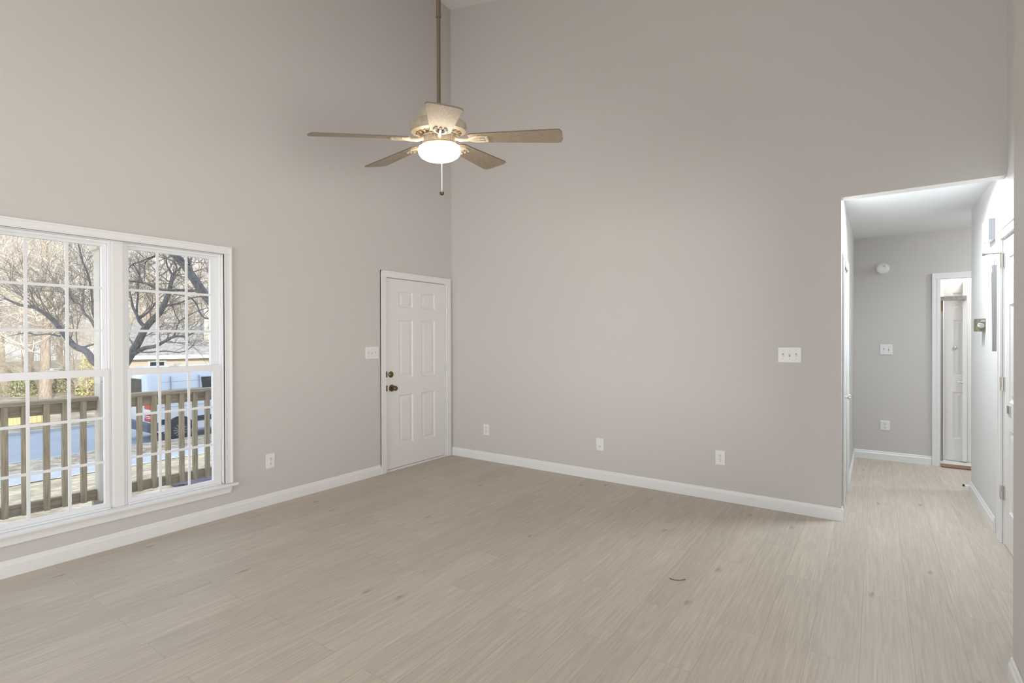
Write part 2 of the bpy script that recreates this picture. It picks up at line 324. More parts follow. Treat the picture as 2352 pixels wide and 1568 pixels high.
def window(name, ya, yb, ga, gb, munt, lock_y, label):
    w0 = struct(empty(name, (0, (ya+yb)/2, 0.26)), label, 'window')
    base = Vector((0, (ya+yb)/2, 0.26))
    def part(m, nm, mt, par=w0, bv=0.0015):
        if par is w0:
            m.v = [(x-base.x, y-base.y, z-base.z) for x, y, z in m.v]
        else:
            m.v = [(x-base.x, y-base.y, z-base.z) for x, y, z in m.v]
        return m.build(nm, mt, par, bevel=bv)
    # outer vinyl frame (tracks)
    m = MB(); m.box(-0.118, -0.030, ya, ya+0.012, 0.261, 2.053); m.box(-0.118, -0.030, yb-0.012, yb, 0.261, 2.053)
    m.box(-0.118, -0.045, ya+0.012, yb-0.012, 2.036, 2.053); m.box(-0.118, -0.010, ya+0.012, yb-0.012, 0.261, 0.272)
    part(m, 'window_frame', VINYL)
    for nm, x0, x1, gz0, gz1, z0, z1, rows, xg in (('upper_sash', -0.085, -0.055, 1.192, 2.016, 1.155, 2.036, (1.735, 1.452), -0.066),
                                                  ('lower_sash', -0.052, -0.024, 0.300, 1.147, 0.272, 1.194, (0.870, 0.577), -0.036)):
        m = MB(); y0, y1 = ya+0.0125, yb-0.0125
        m.box(x0, x1, y0, ga, z0, z1); m.box(x0, x1, gb, y1, z0, z1); m.box(x0, x1, ga, gb, z0, gz0); m.box(x0, x1, ga, gb, gz1, z1)
        s = part(m, nm, VINYL)
        m = MB()
        for q in munt: m.box(xg+0.0012, xg+0.009, q-0.0085, q+0.0085, gz0, gz1)
        for q in rows: m.box(xg+0.0014, xg+0.0092, ga, gb, q-0.0085, q+0.0085)
        part(m, 'muntin_grid', VINYL, s, 0.001)
        m = MB(); m.box(xg-0.001, xg+0.001, ga-0.004, gb+0.004, gz0-0.004, gz1+0.004)
        part(m, 'glass_pane', GLASS, s, 0)
        if nm == 'lower_sash':
            m = MB(); m.box(-0.052, -0.026, lock_y-0.030, lock_y+0.030, 1.1945, 1.201); m.lathe([(0.013, 1.201), (0.013, 1.209), (0.008, 1.214)], (-0.040, lock_y, 0), 'z', 16)
            m.box(-0.036, -0.028, lock_y, lock_y+0.040, 1.2075, 1.214)
            part(m, 'sash_lock', VINYL, s, 0.001)
    return w0
window('window_1', -4.022, -3.3625, -3.968, -3.402, (-3.778, -3.582), -3.66, 'left window of the pair, cut by the photo edge')
window('window_2', -3.2835, -2.6505, -3.250, -2.717, (-3.075, -2.884), -2.98, 'right window of the pair, van seen through it')

# ------------------------------------------------------------------ six-panel doors
def panel_door(par, w, h, t, name='door_leaf', m=DOORP, both=True):
    """leaf in local coords: width along +Y from 0, height Z, faces at X=0 (room side) and X=-t"""
    sx = w/0.886
    cols = [(0.172*sx, 0.376*sx), (0.508*sx, 0.722*sx)]
    rows = [(0.240, 0.770), (0.952, 1.578), (1.712, 1.884)]
    k = h/2.015; rows = [(a*k, b*k) for a, b in rows]
    ys = sorted({0, w} | {q for c in cols for q in c}); zs = sorted({0, h} | {q for r in rows for q in r})
    mb = MB()
    def face(x, sgn):
        for i in range(len(ys)-1):
            for j in range(len(zs)-1):
                y0, y1, z0, z1 = ys[i], ys[i+1], zs[j], zs[j+1]
                if (y0, y1) in cols and (z0, z1) in rows:
                    # moulded recess and raised field
                    prev = None
                    for ins, dx in ((0, 0), (0.006, -0.006), (0.016, -0.010), (0.022, -0.010), (0.046, -0.003)):
                        r = [(x+sgn*dx, y0+ins, z0+ins), (x+sgn*dx, y1-ins, z0+ins), (x+sgn*dx, y1-ins, z1-ins), (x+sgn*dx, y0+ins, z1-ins)]
                        if prev: mb.loft([prev, r], caps=False)
                        prev = r
                    mb.add(prev, [(0, 1, 2, 3)])
                else:
                    mb.add([(x, y0, z0), (x, y1, z0), (x, y1, z1), (x, y0, z1)], [(0, 1, 2, 3)])
    face(0, 1); face(-t, -1)
    mb.add([(0, 0, 0), (-t, 0, 0), (-t, w, 0), (0, w, 0), (0, 0, h), (-t, 0, h), (-t, w, h), (0, w, h)], [(0, 1, 2, 3), (4, 5, 6, 7), (0, 1, 5, 4), (3, 2, 6, 7)])
    b = bmesh.new()
    me = bpy.data.meshes.new(name)
    me.from_pydata(mb.v, [], mb.f); b.from_mesh(me); bmesh.ops.remove_doubles(b, verts=b.verts, dist=1e-5); bmesh.ops.recalc_face_normals(b, faces=b.faces); b.to_mesh(me); b.free()
    me.materials.append(m)
    o = bpy.data.objects.new(name, me); COL.objects.link(o); o.parent = par
    return o
# front door
d1 = struct(empty('door_1', (0, -1.004, 0)), 'white six-panel front door in the corner', 'door')
leaf = panel_door(d1, 0.880, 2.008, 0.044); leaf.location = (-0.012, 0.004, 0.022)
m = MB(); L0 = 1.004
m.box(-0.13, 0.0, DY0+0.001+L0, -1.004+L0, 0, 2.044); m.box(-0.13, 0.0, -0.120+L0+0.004, DY1-0.001+L0, 0, 2.044); m.box(-0.13, 0.0, -1.004+L0, -0.116+L0, 2.034, 2.044)
m.box(-0.075, -0.058, 0.0, 0.012, 0.02, 2.034); m.box(-0.075, -0.058, 0.876, 0.888, 0.02, 2.034); m.box(-0.075, -0.058, 0.012, 0.876, 2.022, 2.034)
m.build('door_frame', TRIM, d1)
m = MB(); a, b_ = -1.093+L0, -0.034+L0
m.box(0.0005, 0.016, a, a+0.064, 0, 2.036); m.box(0.0005, 0.021, a, a+0.014, 0, 2.101); m.box(0.0005, 0.016, b_-0.072, b_, 0, 2.036); m.box(0.0005, 0.016, a, b_, 2.036, 2.101); m.box(0.0005, 0.021, a, b_, 2.088, 2.1012)
m.build('door_casing', TRIM, d1, bevel=0.0025)
m = MB(); m.box(-0.13, 0.010, 0.002, 0.886, 0.0005, 0.014); m.box(-0.06, -0.008, 0.002, 0.886, 0.014, 0.018); m.build('threshold', TRIM, d1, bevel=0.003)
m = MB(); m.box(-0.054, -0.0135, 0.006, 0.882, 0.0182, 0.0220); o = m.build('door_sweep', SLOT, d1); o['label'] = 'dark rubber door sweep'
for z in (1.78, 1.00, 0.215):
    m = MB(); m.lathe([(0.006, z), (0.006, z+0.095)], (0.001, 0.887, 0), 'z', 10); m.box(-0.012, -0.0105, 0.875, 0.887, z, z+0.095)
    m.build('hinge', TRIM, d1)
m = MB(); m.lathe([(0.0330, -0.0118), (0.0330, -0.006), (0.027, 0.002), (0.020, 0.004)], (0, 0.060, 1.017), 'x', 28); m.box(0.0035, 0.020, 0.056, 0.064, 1.000, 1.034)
o = m.build('deadbolt', BRONZE, d1, smooth=True); o['label'] = 'antique brass deadbolt with thumb turn'
m = MB(); m.lathe([(0.037, -0.0118), (0.037, -0.006), (0.032, 0.002), (0.015, 0.004), (0.012, 0.024), (0.018, 0.030), (0.026, 0.040), (0.027, 0.052), (0.022, 0.060), (0.012, 0.062)], (0, 0.072, 0.873), 'x', 28)
o = m.build('door_knob', BRONZE, d1, smooth=True); o['label'] = 'antique brass door knob'
for z in (1.021, 0.876):
    m = MB(); m.box(-0.012, 0.0008, -0.0006, 0.0035, z-0.032, z+0.032); m.box(-0.0005, 0.0012, -0.012, 0.002, z-0.030, z+0.030)
    o = m.build('strike_plate', DKMET, d1)

# right hallway door (seen edge on)
d2 = struct(empty('door_2', (XR, 0.10, 0)), 'white door on the right wall, seen edge on', 'door')
m = MB(); m.box(-0.016, -0.0005, 0.018, 0.082, 0, 2.05); m.box(-0.022, -0.0005, 0.068, 0.084, 0, 2.117); m.box(-0.016, -0.0005, -0.80-0.062, -0.80+0.002, 0, 2.05); m.box(-0.016, -0.0005, -0.862, 0.082, 2.05, 2.117); m.box(-0.022, -0.0005, -0.862, 0.084, 2.103, 2.1171)
m.build('door_casing', TRIM, d2, bevel=0.0025)
m = MB(); m.box(0.0, 0.114, 0.002, 0.0175, 0, 2.054); m.box(0.0, 0.114, -0.7995, -0.785, 0, 2.054); m.box(0.0, 0.114, -0.785, 0.002, 2.044, 2.0545); m.build('door_frame', TRIM, d2)
leaf = panel_door(d2, 0.78, 2.03, 0.035); leaf.location = (0.004, -0.0005, 0.010); leaf.rotation_euler = (0, 0, math.pi)
for z, hh in ((1.86, 0.09), (1.03, 0.09), (0.30, 0.09)):
    m = MB(); m.lathe([(0.0075, z), (0.0075, z+hh)], (-0.006, 0.003, 0), 'z', 12); m.box(-0.0022, 0.0035, -0.030, 0.003, z, z+hh); m.box(-0.0165, -0.0155, 0.0185, 0.021, z, z+hh)
    o = m.build('hinge', STEEL, d2); o['label'] = 'metal hinge'
m = MB(); m.tube([(-0.006, 0.003, 1.955), (-0.03, 0.02, 1.957), (-0.085, 0.045, 1.958)], 0.004, 10); m.cyl((-0.085, 0.045, 1.958), (-0.10, 0.05, 1.958), 0.009, 12)
o = m.build('hinge_pin_stop', STEEL, d2); o['label'] = 'metal hinge pin door stop arm'
m = MB(); m.box(-0.004, 0.0035, -0.21, -0.13, 0.895, 0.945); o = m.build('latch_plate', STEEL, d2); o['label'] = 'worn metal latch plate'

# hall left door (sliver)
d5 = struct(empty('door_5', (XO, 0.150, 0)), 'white door on the left hallway wall, seen as a sliver', 'door')
m = MB(); m.box(0.0005, 0.016, -0.060, 0.006, 0, 1.985); m.box(0.0005, 0.016, 0.702, 0.772, 0, 1.985); m.box(0.0005, 0.016, -0.060, 0.772, 1.985, 2.045); m.build('door_casing', TRIM, d5, bevel=0.002)
m = MB(); m.box(-0.114, 0.0, 0.001, 0.012, 0, 1.999); m.box(-0.114, 0.0, 0.696, 0.709, 0, 1.999); m.build('door_frame', TRIM, d5)
leaf = panel_door(d5, 0.678, 1.975, 0.035); leaf.location = (-0.004, 0.015, 0.012)
m = MB(); m.lathe([(0.027, -0.003), (0.027, 0.003), (0.011, 0.006), (0.011, 0.03), (0.024, 0.04), (0.024, 0.052), (0.012, 0.058)], (0, 0.07, 0.92), 'x', 20)
o = m.build('door_knob', CHROME, d5, smooth=True); o['label'] = 'small chrome knob'

# far doorway
d3 = struct(empty('door_3', (FX0, YF, 0)), 'cased doorway at the end of the hallway with open door', 'door')
m = MB(); m.box(-0.062, 0.004, -0.016, -0.0005, 0, 2.020); m.box(-0.062, -0.046, -0.021, -0.0005, 0, 2.082); m.box(-0.020, -0.013, -0.019, -0.0005, 0, 2.020); m.box(0.766, 0.83, -0.016, -0.0005, 0, 2.020); m.box(-0.062, 0.83, -0.016, -0.0005, 2.020, 2.082)
m.build('door_casing', TRIM, d3, bevel=0.002)
m = MB(); m.box(0.0005, 0.012, 0.0, 0.114, 0, 2.029); m.box(0.756, 0.7675, 0.0, 0.114, 0, 2.029); m.box(0.012, 0.756, 0.0, 0.114, 2.02, 2.0295); m.build('door_frame', TRIM, d3)
m = MB(); m.box(0.012, 0.756, -0.06, 0.10, 0.0005, 0.014); o = m.build('threshold', BROWNW, d3, bevel=0.004); o['label'] = 'brown wood threshold strip'
leaf = panel_door(d3, 0.74, 2.0, 0.035); leaf.location = (0.262, 0.34, 0.012); leaf.rotation_euler = (0, 0, R(-6))
m = MB(); m.lathe([(0.026, 0), (0.026, 0.008), (0.010, 0.010), (0.010, 0.04)], (0, 0, 0), 'y', 20)
m.v = [(-y, x, z) for x, y, z in m.v]
m.tube([(-0.038, 0, 0), (-0.048, 0.01, 0.0), (-0.050, 0.11, -0.004)], 0.008, 10)
o = m.build('door_handle', CHROME, leaf, smooth=True); o.location = (-0.0355, 0.05, 0.88); o['label'] = 'chrome lever handle'
# closet leaf in the far room
d4 = struct(empty('door_4', (4.782, 2.98, 0)), 'white six-panel door standing in the far room', 'door')
leaf = panel_door(d4, 0.40, 2.02, 0.035); leaf.rotation_euler = (0, 0, R(-90)); leaf.location = (0, 0, 0.003)
m = MB(); m.lathe([(0.018, 0), (0.016, -0.014), (0.009, -0.02)], (0.097, -0.0005, 1.27), 'y', 16); m.build('door_knob', CHROME, d4, smooth=True)

# ------------------------------------------------------------------ electrical plates
def plate(name, w, h, loc, rz, kind, gangs, label, cat, group):
    """local: X across, Z up, face toward -Y"""
    e = empty(name, loc, (0, 0, rz)); tag(e, label, cat, group)
    m = MB(); m.box(-w/2, w/2, -0.006, -0.0006, -h/2, h/2); m.build('cover_plate', PLAST, e, bevel=0.0025)
    pitch = 0.046
    for i in range(gangs):
        x = (i-(gangs-1)/2)*pitch
        if kind == 'switch':
            m = MB(); m.box(x-0.0055, x+0.0055, -0.0066, -0.0058, -0.012, 0.012); o = m.build('switch_slot', SLOT, e)
            m = MB(); up = -1 if i % 2 == 0 else 1
            m.prism([(-0.0062, -0.009), (-0.0062, 0.009), (-0.0165, 0.010*up+0.004), (-0.0165, 0.010*up-0.003)], 'x', x-0.0042, x+0.0042); m.build('toggle', PLAST, e, bevel=0.001)
            for z in (-0.030, 0.030):
                m = MB(); m.lathe([(0.0032, 0.0058), (0.0032, 0.0066), (0.0015, 0.0072)], (x, 0, z), 'y', 10); m.v = [(a, -b, c) for a, b, c in m.v]; m.build('screw', STEEL, e)
        elif kind == 'outlet':
            for z in (-0.0195, 0.0195):
                m = MB(); m.lathe([(0.0165, 0.0058), (0.0165, 0.0080), (0.0150, 0.0086)], (x, 0, z), 'y', 24); m.v = [(a, -b, c) for a, b, c in m.v]; o = m.build('receptacle', PLAST, e)
                m = MB(); m.box(x-0.0078, x-0.0050, -0.0092, -0.0086, z-0.001, z+0.008); m.box(x+0.0050, x+0.0078, -0.0092, -0.0086, z-0.001, z+0.007); m.lathe([(0.0030, 0.0086), (0.0030, 0.0092)], (x, 0, z-0.0085), 'y', 10)
                m.v = [(a, -abs(b), c) for a, b, c in m.v]; m.build('slot', SLOT, o)
            m = MB(); m.lathe([(0.003, 0.0058), (0.003, 0.007)], (x, 0, 0), 'y', 10); m.v = [(a, -b, c) for a, b, c in m.v]; m.build('screw', STEEL, e)
        elif kind == 'jack':
            m = MB(); m.box(x-0.009, x+0.009, -0.0075, -0.0058, -0.030, -0.012); m.build('jack_insert', PLAST, e)
            m = MB(); m.box(x-0.006, x+0.006, -0.0079, -0.0074, -0.026, -0.017); m.build('jack_socket', mat('grey_socket', (0.3, 0.3, 0.29), 0.5), e)
    return e
RL = R(90)   # plates on the left wall face +X
plate('light_switch', 0.165, 0.122, (0, -1.200, 1.252), RL, 'switch', 3, 'white triple light switch plate left of the front door', 'light switch', 'light switches')
plate('light_switch', 0.165, 0.122, (3.597, 0, 1.253), 0, 'switch', 3, 'white triple light switch plate near the hallway opening', 'light switch', 'light switches')
plate('light_switch', 0.116, 0.116, (4.250, YF, 1.255), 0, 'switch', 2, 'white double light switch plate on the hallway end wall', 'light switch', 'light switches')
plate('power_outlet', 0.078, 0.124, (0, -2.274, 0.369), RL, 'outlet', 1, 'white duplex outlet between the double window and front door', 'outlet', 'wall outlets')
plate('power_outlet', 0.082, 0.124, (0.525, 0, 0.353), 0, 'outlet', 1, 'white duplex outlet nearest the front door corner on the tall blank wall', 'outlet', 'wall outlets')
plate('wall_jack', 0.080, 0.122, (1.945, 0, 0.350), 0, 'jack', 1, 'small white cable jack plate low on the middle of the blank wall', 'wall jack', 'wall outlets')
plate('power_outlet', 0.080, 0.124, (3.070, 0, 0.366), 0, 'outlet', 1, 'white duplex outlet below the triple switch by the hallway opening', 'outlet', 'wall outlets')
plate('power_outlet', 0.088, 0.110, (4.240, YF, 0.395), 0, 'outlet', 1, 'white duplex outlet low on the hallway end wall', 'outlet', 'wall outlets')

# smoke detector
e = tag(empty('smoke_detector', (4.215, YF, 2.170)), 'round white smoke detector high on the hallway end wall', 'smoke detector')
m = MB(); m.lathe([(0.064, 0.0006), (0.064, 0.010), (0.060, 0.016)], (0, 0, 0), 'y', 40); m.v = [(a, -b, c) for a, b, c in m.v]; m.build('mounting_base', PLAST, e, smooth=True)
m = MB(); m.lathe([(0.056, 0.016), (0.056, 0.028), (0.050, 0.036), (0.030, 0.040), (0.028, 0.038), (0.010, 0.038)], (0, 0, 0), 'y', 40); m.v = [(a, -b, c) for a, b, c in m.v]; m.build('dome', PLAST, e, smooth=True)
m = MB(); m.lathe([(0.008, 0.033), (0.008, 0.042)], (0.016, 0, 0.026), 'y', 16); m.v = [(a, -b, c) for a, b, c in m.v]; o = m.build('test_button', mat('grey_button', (0.45, 0.45, 0.45), 0.5), e)

# door chime, thermostat, shadow strip on the right hallway wall
e = tag(empty('door_chime', (XR, 0.50, 2.09)), 'white boxy door chime high on the right hallway wall', 'door chime')
m = MB(); m.box(-0.046, -0.0006, -0.10, 0.10, 0.0, 0.155); m.build('cover', PLAST, e, bevel=0.006)
m = MB(); m.box(-0.036, -0.0006, -0.108, -0.1005, 0.002, 0.153); o = m.build('base', mat('grey_plastic', (0.25, 0.25, 0.26), 0.5), e); o['label'] = 'dark grey base'
e = tag(empty('thermostat', (XR, 0.86, 1.435)), 'greenish bronze thermostat on the right hallway wall', 'thermostat')
GB = mat('greenish_bronze', (0.17, 0.165, 0.11), 0.42, 0.6, var=0.5, vscale=55)
m = MB(); m.box(-0.056, -0.0006, -0.06, 0.06, 0.0, 0.100); m.build('body', GB, e, bevel=0.003)
m = MB(); m.lathe([(0.022, 0), (0.022, -0.004), (0.017, -0.007)], (-0.029, -0.0602, 0.045), 'y', 24); m.build('dial', STEEL, e, smooth=True)
m = MB(); m.box(-0.030, -0.004, -0.064, -0.0602, 0.074, 0.090); m.build('switch', STEEL, e)
e = tag(empty('shadow_strip', (XR, 0.30, 1.29)), 'long tapered grey strip standing for a door stop shadow beside the right hallway door', 'strip')  # solid grey strip in place of the hinge stop's shadow on the wall
m = MB()
prof = [(0.0, 0.015), (0.10, 0.0155), (0.30, 0.019), (0.46, 0.022), (0.548, 0.0235), (0.556, 0.019), (0.575, 0.016), (0.59, 0.021), (0.607, 0.016)]
m.loft([[(-0.019+0.0-h, -0.008, z), (-0.019+h, -0.008, z), (-0.019+h, 0.008, z), (-0.019-h, 0.008, z)] for z, h in [(z, h*0.72) for z, h in prof]])
m.build('strip', mat('grey_shadow', (0.36, 0.36, 0.36), 0.8), e)
m = MB(); m.tube([(-0.019, 0, 0.605), (-0.019, 0, 0.63), (-0.014, 0, 0.645), (-0.003, 0, 0.645)], 0.003, 8); m.build('hook', STEEL, e)
e = tag(empty('door_stop', (XR-0.0145, 1.535, 0.05)), 'white spring door stop at the corner of the right hallway baseboard', 'door stop')
m = MB(); m.lathe([(0.014, -0.0006), (0.014, -0.006), (0.008, -0.010), (0.008, -0.030)], (0, 0, 0), 'x', 14); m.build('spring', TRIM, e, smooth=True)
m = MB(); m.lathe([(0.0105, -0.0305), (0.0105, -0.043), (0.006, -0.046)], (0, 0, 0), 'x', 14); m.build('rubber_tip', SLOT, e, smooth=True)

# far room fixtures
e = tag(empty('ceiling_light', (5.22, 5.25, 2.45)), 'chrome ceiling light with glass shades seen through the far doorway', 'ceiling light')
m = MB(); m.lathe([(0.075, -0.0006), (0.075, -0.02), (0.03, -0.035), (0.014, -0.04), (0.014, -0.13), (0.02, -0.15), (0.004, -0.17)], (0, 0, 0), 'z', 20); m.build('stem', CHROME, e, smooth=True)
for k in range(5):
    a = 2*math.pi*k/5+0.3; c, s_ = math.cos(a), math.sin(a)
    m = MB(); m.tube([(0.01*c, 0.01*s_, -0.12), (0.06*c, 0.06*s_, -0.15), (0.10*c, 0.10*s_, -0.11)], 0.006, 8); ar = m.build('arm', CHROME, e)
    m = MB(); m.lathe([(0.012, -0.11), (0.030, -0.085), (0.040, -0.045)], (0.10*c, 0.10*s_, 0), 'z', 14, caps=False); m.build('glass_shade', emis('lit_glass', (1, 0.98, 0.94), 3.0), ar)
e = tag(empty('valance_rod', (4.742, 2.90, 1.80)), 'flat grey rail and side board framing the far room door', 'valance')
m = MB(); m.box(0.0, 0.225, -0.02, 0.02, 0.0, 0.05); m.build('valance_board', mat('grey_valance', (0.33, 0.32, 0.31), 0.8, var=0.25, vscale=40), e, bevel=0.003)
m = MB(); m.box(0.0, 0.03, 0.012, 0.0195, -0.12, -0.0005); m.build('end_bracket', mat('tan_wood', (0.30, 0.19, 0.11), 0.6), e)
m = MB(); m.box(0.0, 0.03, 0.0, 0.0195, -1.7985, -0.121); m.build('side_board', mat('grey_side_board', (0.36, 0.36, 0.35), 0.7), e)

# ------------------------------------------------------------------ ceiling fan
FC = Vector((2.250, -2.590, 2.462))
fan = tag(empty('ceiling_fan', FC), 'five-blade ceiling fan with a lit glass bowl on a long rod', 'ceiling fan')
view = Vector((CAM.x-FC.x, CAM.y-FC.y, 0)).normalized(); side = Vector((-view.y, view.x, 0))
tm = Matrix.Rotation(R(3.0), 4, view) @ Matrix.Rotation(R(6.8), 4, side)
WASH = two_tone('washed_oak_blade', (0.21, 0.165, 0.12), (0.47, 0.385, 0.28), 20, 0.55, (1.2, 26, 26), 0.35, 0.65)
EDGE = mat('dark_blade_edge', (0.13, 0.10, 0.075), 0.6)
HOUS = mat('antique_bronze_cream', (0.37, 0.315, 0.235), 0.38, var=0.15, vscale=30)
FLUTE = mat('brown_fluted_metal', (0.30, 0.245, 0.18), 0.45, var=0.2, vscale=60)
CREAM = mat('antique_cream', (0.50, 0.435, 0.33), 0.40, var=0.12, vscale=30)
BRASSD = mat('aged_bronze_rod', (0.20, 0.155, 0.105), 0.35, 0.75)
def xf(mb, mt): mb.v = [tuple(mt @ Vector(v)) for v in mb.v]; return mb
CZ = ceil_z(FC.x)-FC.z
m = MB(); m.cyl((0, 0, 0.16), (0, 0, CZ-0.02), 0.0105, 20); m.build('downrod', BRASSD, fan, smooth=True)
m = MB(); m.cyl((0, 0, 0.66), (0, 0, 1.4), 0.0125, 20); m.cyl((0, 0, 0.645), (0, 0, 0.662), 0.0137, 20); m.build('rod_sleeve', BRASSD, fan, smooth=True)
m = MB(); m.lathe([(0.02, CZ-0.11), (0.06, CZ-0.06), (0.075, CZ-0.014)], (0, 0, 0), 'z', 32); m.build('canopy', BRASSD, fan, smooth=True)
m = MB(); m.lathe([(0.02, 0.17), (0.06, 0.16), (0.092, 0.14), (0.1, 0.095), (0.128, 0.086), (0.148, 0.07), (0.152, 0.05), (0.146, 0.032), (0.125, 0.024), (0.118, 0.03), (0.085, 0.026), (0.06, 0.018)], (0, 0, 0), 'z', 48); xf(m, tm); hs = m.build('motor_housing', HOUS, fan, smooth=True)
m = MB()
for k in range(20):
    a = 2*math.pi*k/20
    m.tube([(0.09*math.cos(a-.1), 0.09*math.sin(a-.1), 0.023), (0.105*math.cos(a), 0.105*math.sin(a), 0.018), (0.12*math.cos(a+.1), 0.12*math.sin(a+.1), 0.024)], 0.0055, 6)
xf(m, tm); m.build('scroll_ring', mat('dark_scrollwork', (0.24, 0.19, 0.13), 0.5), hs)
# blades
A0 = math.atan2(view.y, view.x)+R(1.5)
for k in range(5):
    a = A0+2*math.pi*k/5
    pm = tm @ Matrix.Rotation(a, 4, 'Z') @ Matrix.Rotation(R(3.0), 4, 'Y') @ Matrix.Rotation(R(-9.5), 4, 'X')
    r0, r1, w0, w1 = 0.165, 0.660, 0.052, 0.080
    out = [(r0, -w0*0.75), (r0+0.02, -w0), (r1-0.030, -w1), (r1-0.010, -w1+0.006), (r1, -w1+0.035), (r1, w1-0.035), (r1-0.010, w1-0.006), (r1-0.030, w1), (r0+0.02, w0), (r0, w0*0.75)]
    m = MB(); m.prism(out, 'z', -0.0035, 0.0035)
    bl = xf(m, pm).build('blade', WASH, fan, bevel=0.0012)
    # orient the grain along the blade: bake local coordinates via object origin transform
    bl.data.transform(pm.inverted()); bl.matrix_local = pm
    bl.data.materials.append(EDGE)
    for pl in bl.data.polygons: pl.material_index = 0 if abs(pl.normal.z) > 0.5 else 1
    m = MB(); zb = -0.0075
    m.tube([(0.085, 0, 0.000), (0.12, 0, -0.010), (0.16, 0, -0.010), (0.20, 0, zb)], [0.011, 0.009, 0.009, 0.008], 8)
    for s_ in (-1, 0, 1):
        m.tube([(0.165, 0.004*s_, zb), (0.20, 0.026*s_, zb), (0.235, 0.030*s_, zb), (0.262, 0.022*s_, zb)], [0.007, 0.0075, 0.007, 0.004], 8)
        m.sphere((0.262, 0.022*s_, zb), 0.008, 6)
    m.tube([(0.21, -0.036, zb), (0.222, -0.015, zb), (0.215, 0, zb), (0.222, 0.015, zb), (0.21, 0.036, zb)], 0.0045, 6)
    m.build('blade_iron', CREAM, bl, smooth=True)
m = MB(); n = 40
prof = [(0.088, 0.030), (0.090, 0.012), (0.086, 0.008), (0.086, -0.026), (0.092, -0.030), (0.092, -0.034)]
m.lathe(prof, (0, 0, 0), 'z', 48); xf(m, tm); fit = m.build('light_fitter', FLUTE, fan, smooth=True)
m = MB()
for k in range(36):
    a = 2*math.pi*k/36; m.cyl((0.0865*math.cos(a), 0.0865*math.sin(a), 0.006), (0.0865*math.cos(a), 0.0865*math.sin(a), -0.024), 0.0028, 5)
xf(m, tm); m.build('fluting', FLUTE, fit)
BOWL = emis('lit_bowl_glass', (1.0, 0.85, 0.64), 18.0)
m = MB(); m.lathe([(0.090, -0.0345), (0.108, -0.043), (0.1145, -0.060), (0.111, -0.080), (0.098, -0.098), (0.075, -0.111), (0.045, -0.119), (0.012, -0.122)], (0, 0, 0), 'z', 48); xf(m, tm); m.build('glass_bowl', BOWL, fan, smooth=True)
m = MB(); p0 = tm @ Vector((0, 0, -0.122)); m.tube([p0+Vector((0.006, 0.006, -0.001)), p0+Vector((0.006, 0.006, -0.150))], 0.0016, 6)
for i in range(24): m.sphere(tuple(p0+Vector((0.006, 0.006, -0.003-0.0061*i))), 0.0024, 4)
ch = m.build('pull_chain', PLAST, fan)
m = MB(); m.sphere(tuple(p0+Vector((0.006, 0.006, -0.166))), 0.0125, 10); m.build('chain_knob', mat('dark_wood_knob', (0.06, 0.04, 0.025), 0.4), ch, smooth=True)

# ------------------------------------------------------------------ porch
DECK = two_tone('weathered_deck', (0.50, 0.49, 0.56), (0.84, 0.82, 0.88), 9, 0.8, (3, 14, 3), 0.35, 0.65)
m = MB()
for i in range(90):
    y = -8.0+i*0.142
    m.box(-1.36, -0.135, y, y+0.136, -0.085, -0.045)
struct(m.build('porch_deck', DECK), 'weathered grey porch decking outside the window', 'deck')
m = MB(); m.box(-1.30, -1.26, -8, 4.7, -0.75, -0.09); struct(m.build('porch_skirt', LWOODH), 'porch skirt board', 'porch')
m = MB(); m.box(-1.27, -1.13, -8, 4.7, 2.325, 2.52); struct(m.build('porch_beam', POSTP), 'beam carried by the porch post', 'porch beam')
def railing(label, ya, yb, ys):
    e = tag(empty('porch_railing', (-1.2, (ya+yb)/2, -0.045)), label, 'railing', 'porch railings')
    ox, oy, oz = e.location
    def pt(m, nm, mt, bv=0.003): m.v = [(x-ox, y-oy, z-oz) for x, y, z in m.v]; return m.build(nm, mt, e, bevel=bv)
    m = MB(); m.box(-1.29, -1.17, ya, yb, 0.885, 0.916); pt(m, 'cap_rail', LWOODH)
    m = MB(); m.box(-1.255, -1.218, ya, yb, 0.796, 0.8845); pt(m, 'top_rail', LWOODH)
    m = MB(); m.box(-1.255, -1.218, ya, yb, 0.038, 0.126); pt(m, 'bottom_rail', LWOODH)
    for y in ys:
        m = MB(); m.box(-1.2175, -1.180, y-0.019, y+0.019, 0.042, 0.8845); pt(m, 'baluster', LWOOD, 0.002)
railing('weathered wooden porch railing seen through the left window', -5.4, -3.112, [-3.678-0.117*i for i in range(1, 14)]+[-3.678, -3.565, -3.437, -3.324, -3.205])
railing('weathered wooden porch railing seen through the right window', -2.968, -0.9, [-2.924, -2.808, -2.695, -2.582, -2.467, -2.351, -2.239]+[-2.239+0.114*i for i in range(1, 12)])
e = tag(empty('porch_post', (-1.2, -3.04, -0.045)), 'beige square porch post behind the window mullion', 'post')
m = MB(); m.box(-0.07, 0.07, -0.07, 0.07, 0.001, 2.32); m.build('shaft', POSTP, e, bevel=0.004)
m = MB(); m.box(-0.095, 0.095, -0.095, 0.095, 2.19, 2.3245); m.build('capital', POSTP, e, bevel=0.004)
m = MB(); m.box(-0.085, 0.085, -0.088, 0.088, 0.0012, 0.09); m.build('base_block', LWOOD, e, bevel=0.004)
m = MB(); m.tube([(0.0715, -0.058, 1.085), (0.085, -0.052, 1.085), (0.085, -0.030, 1.095), (0.085, -0.008, 1.108), (0.085, 0.008, 1.098), (0.085, 0.004, 1.078), (0.085, -0.012, 1.072), (0.085, -0.034, 1.082), (0.085, -0.052, 1.085)], 0.003, 8); m.build('wire_hook', DKMET, e)

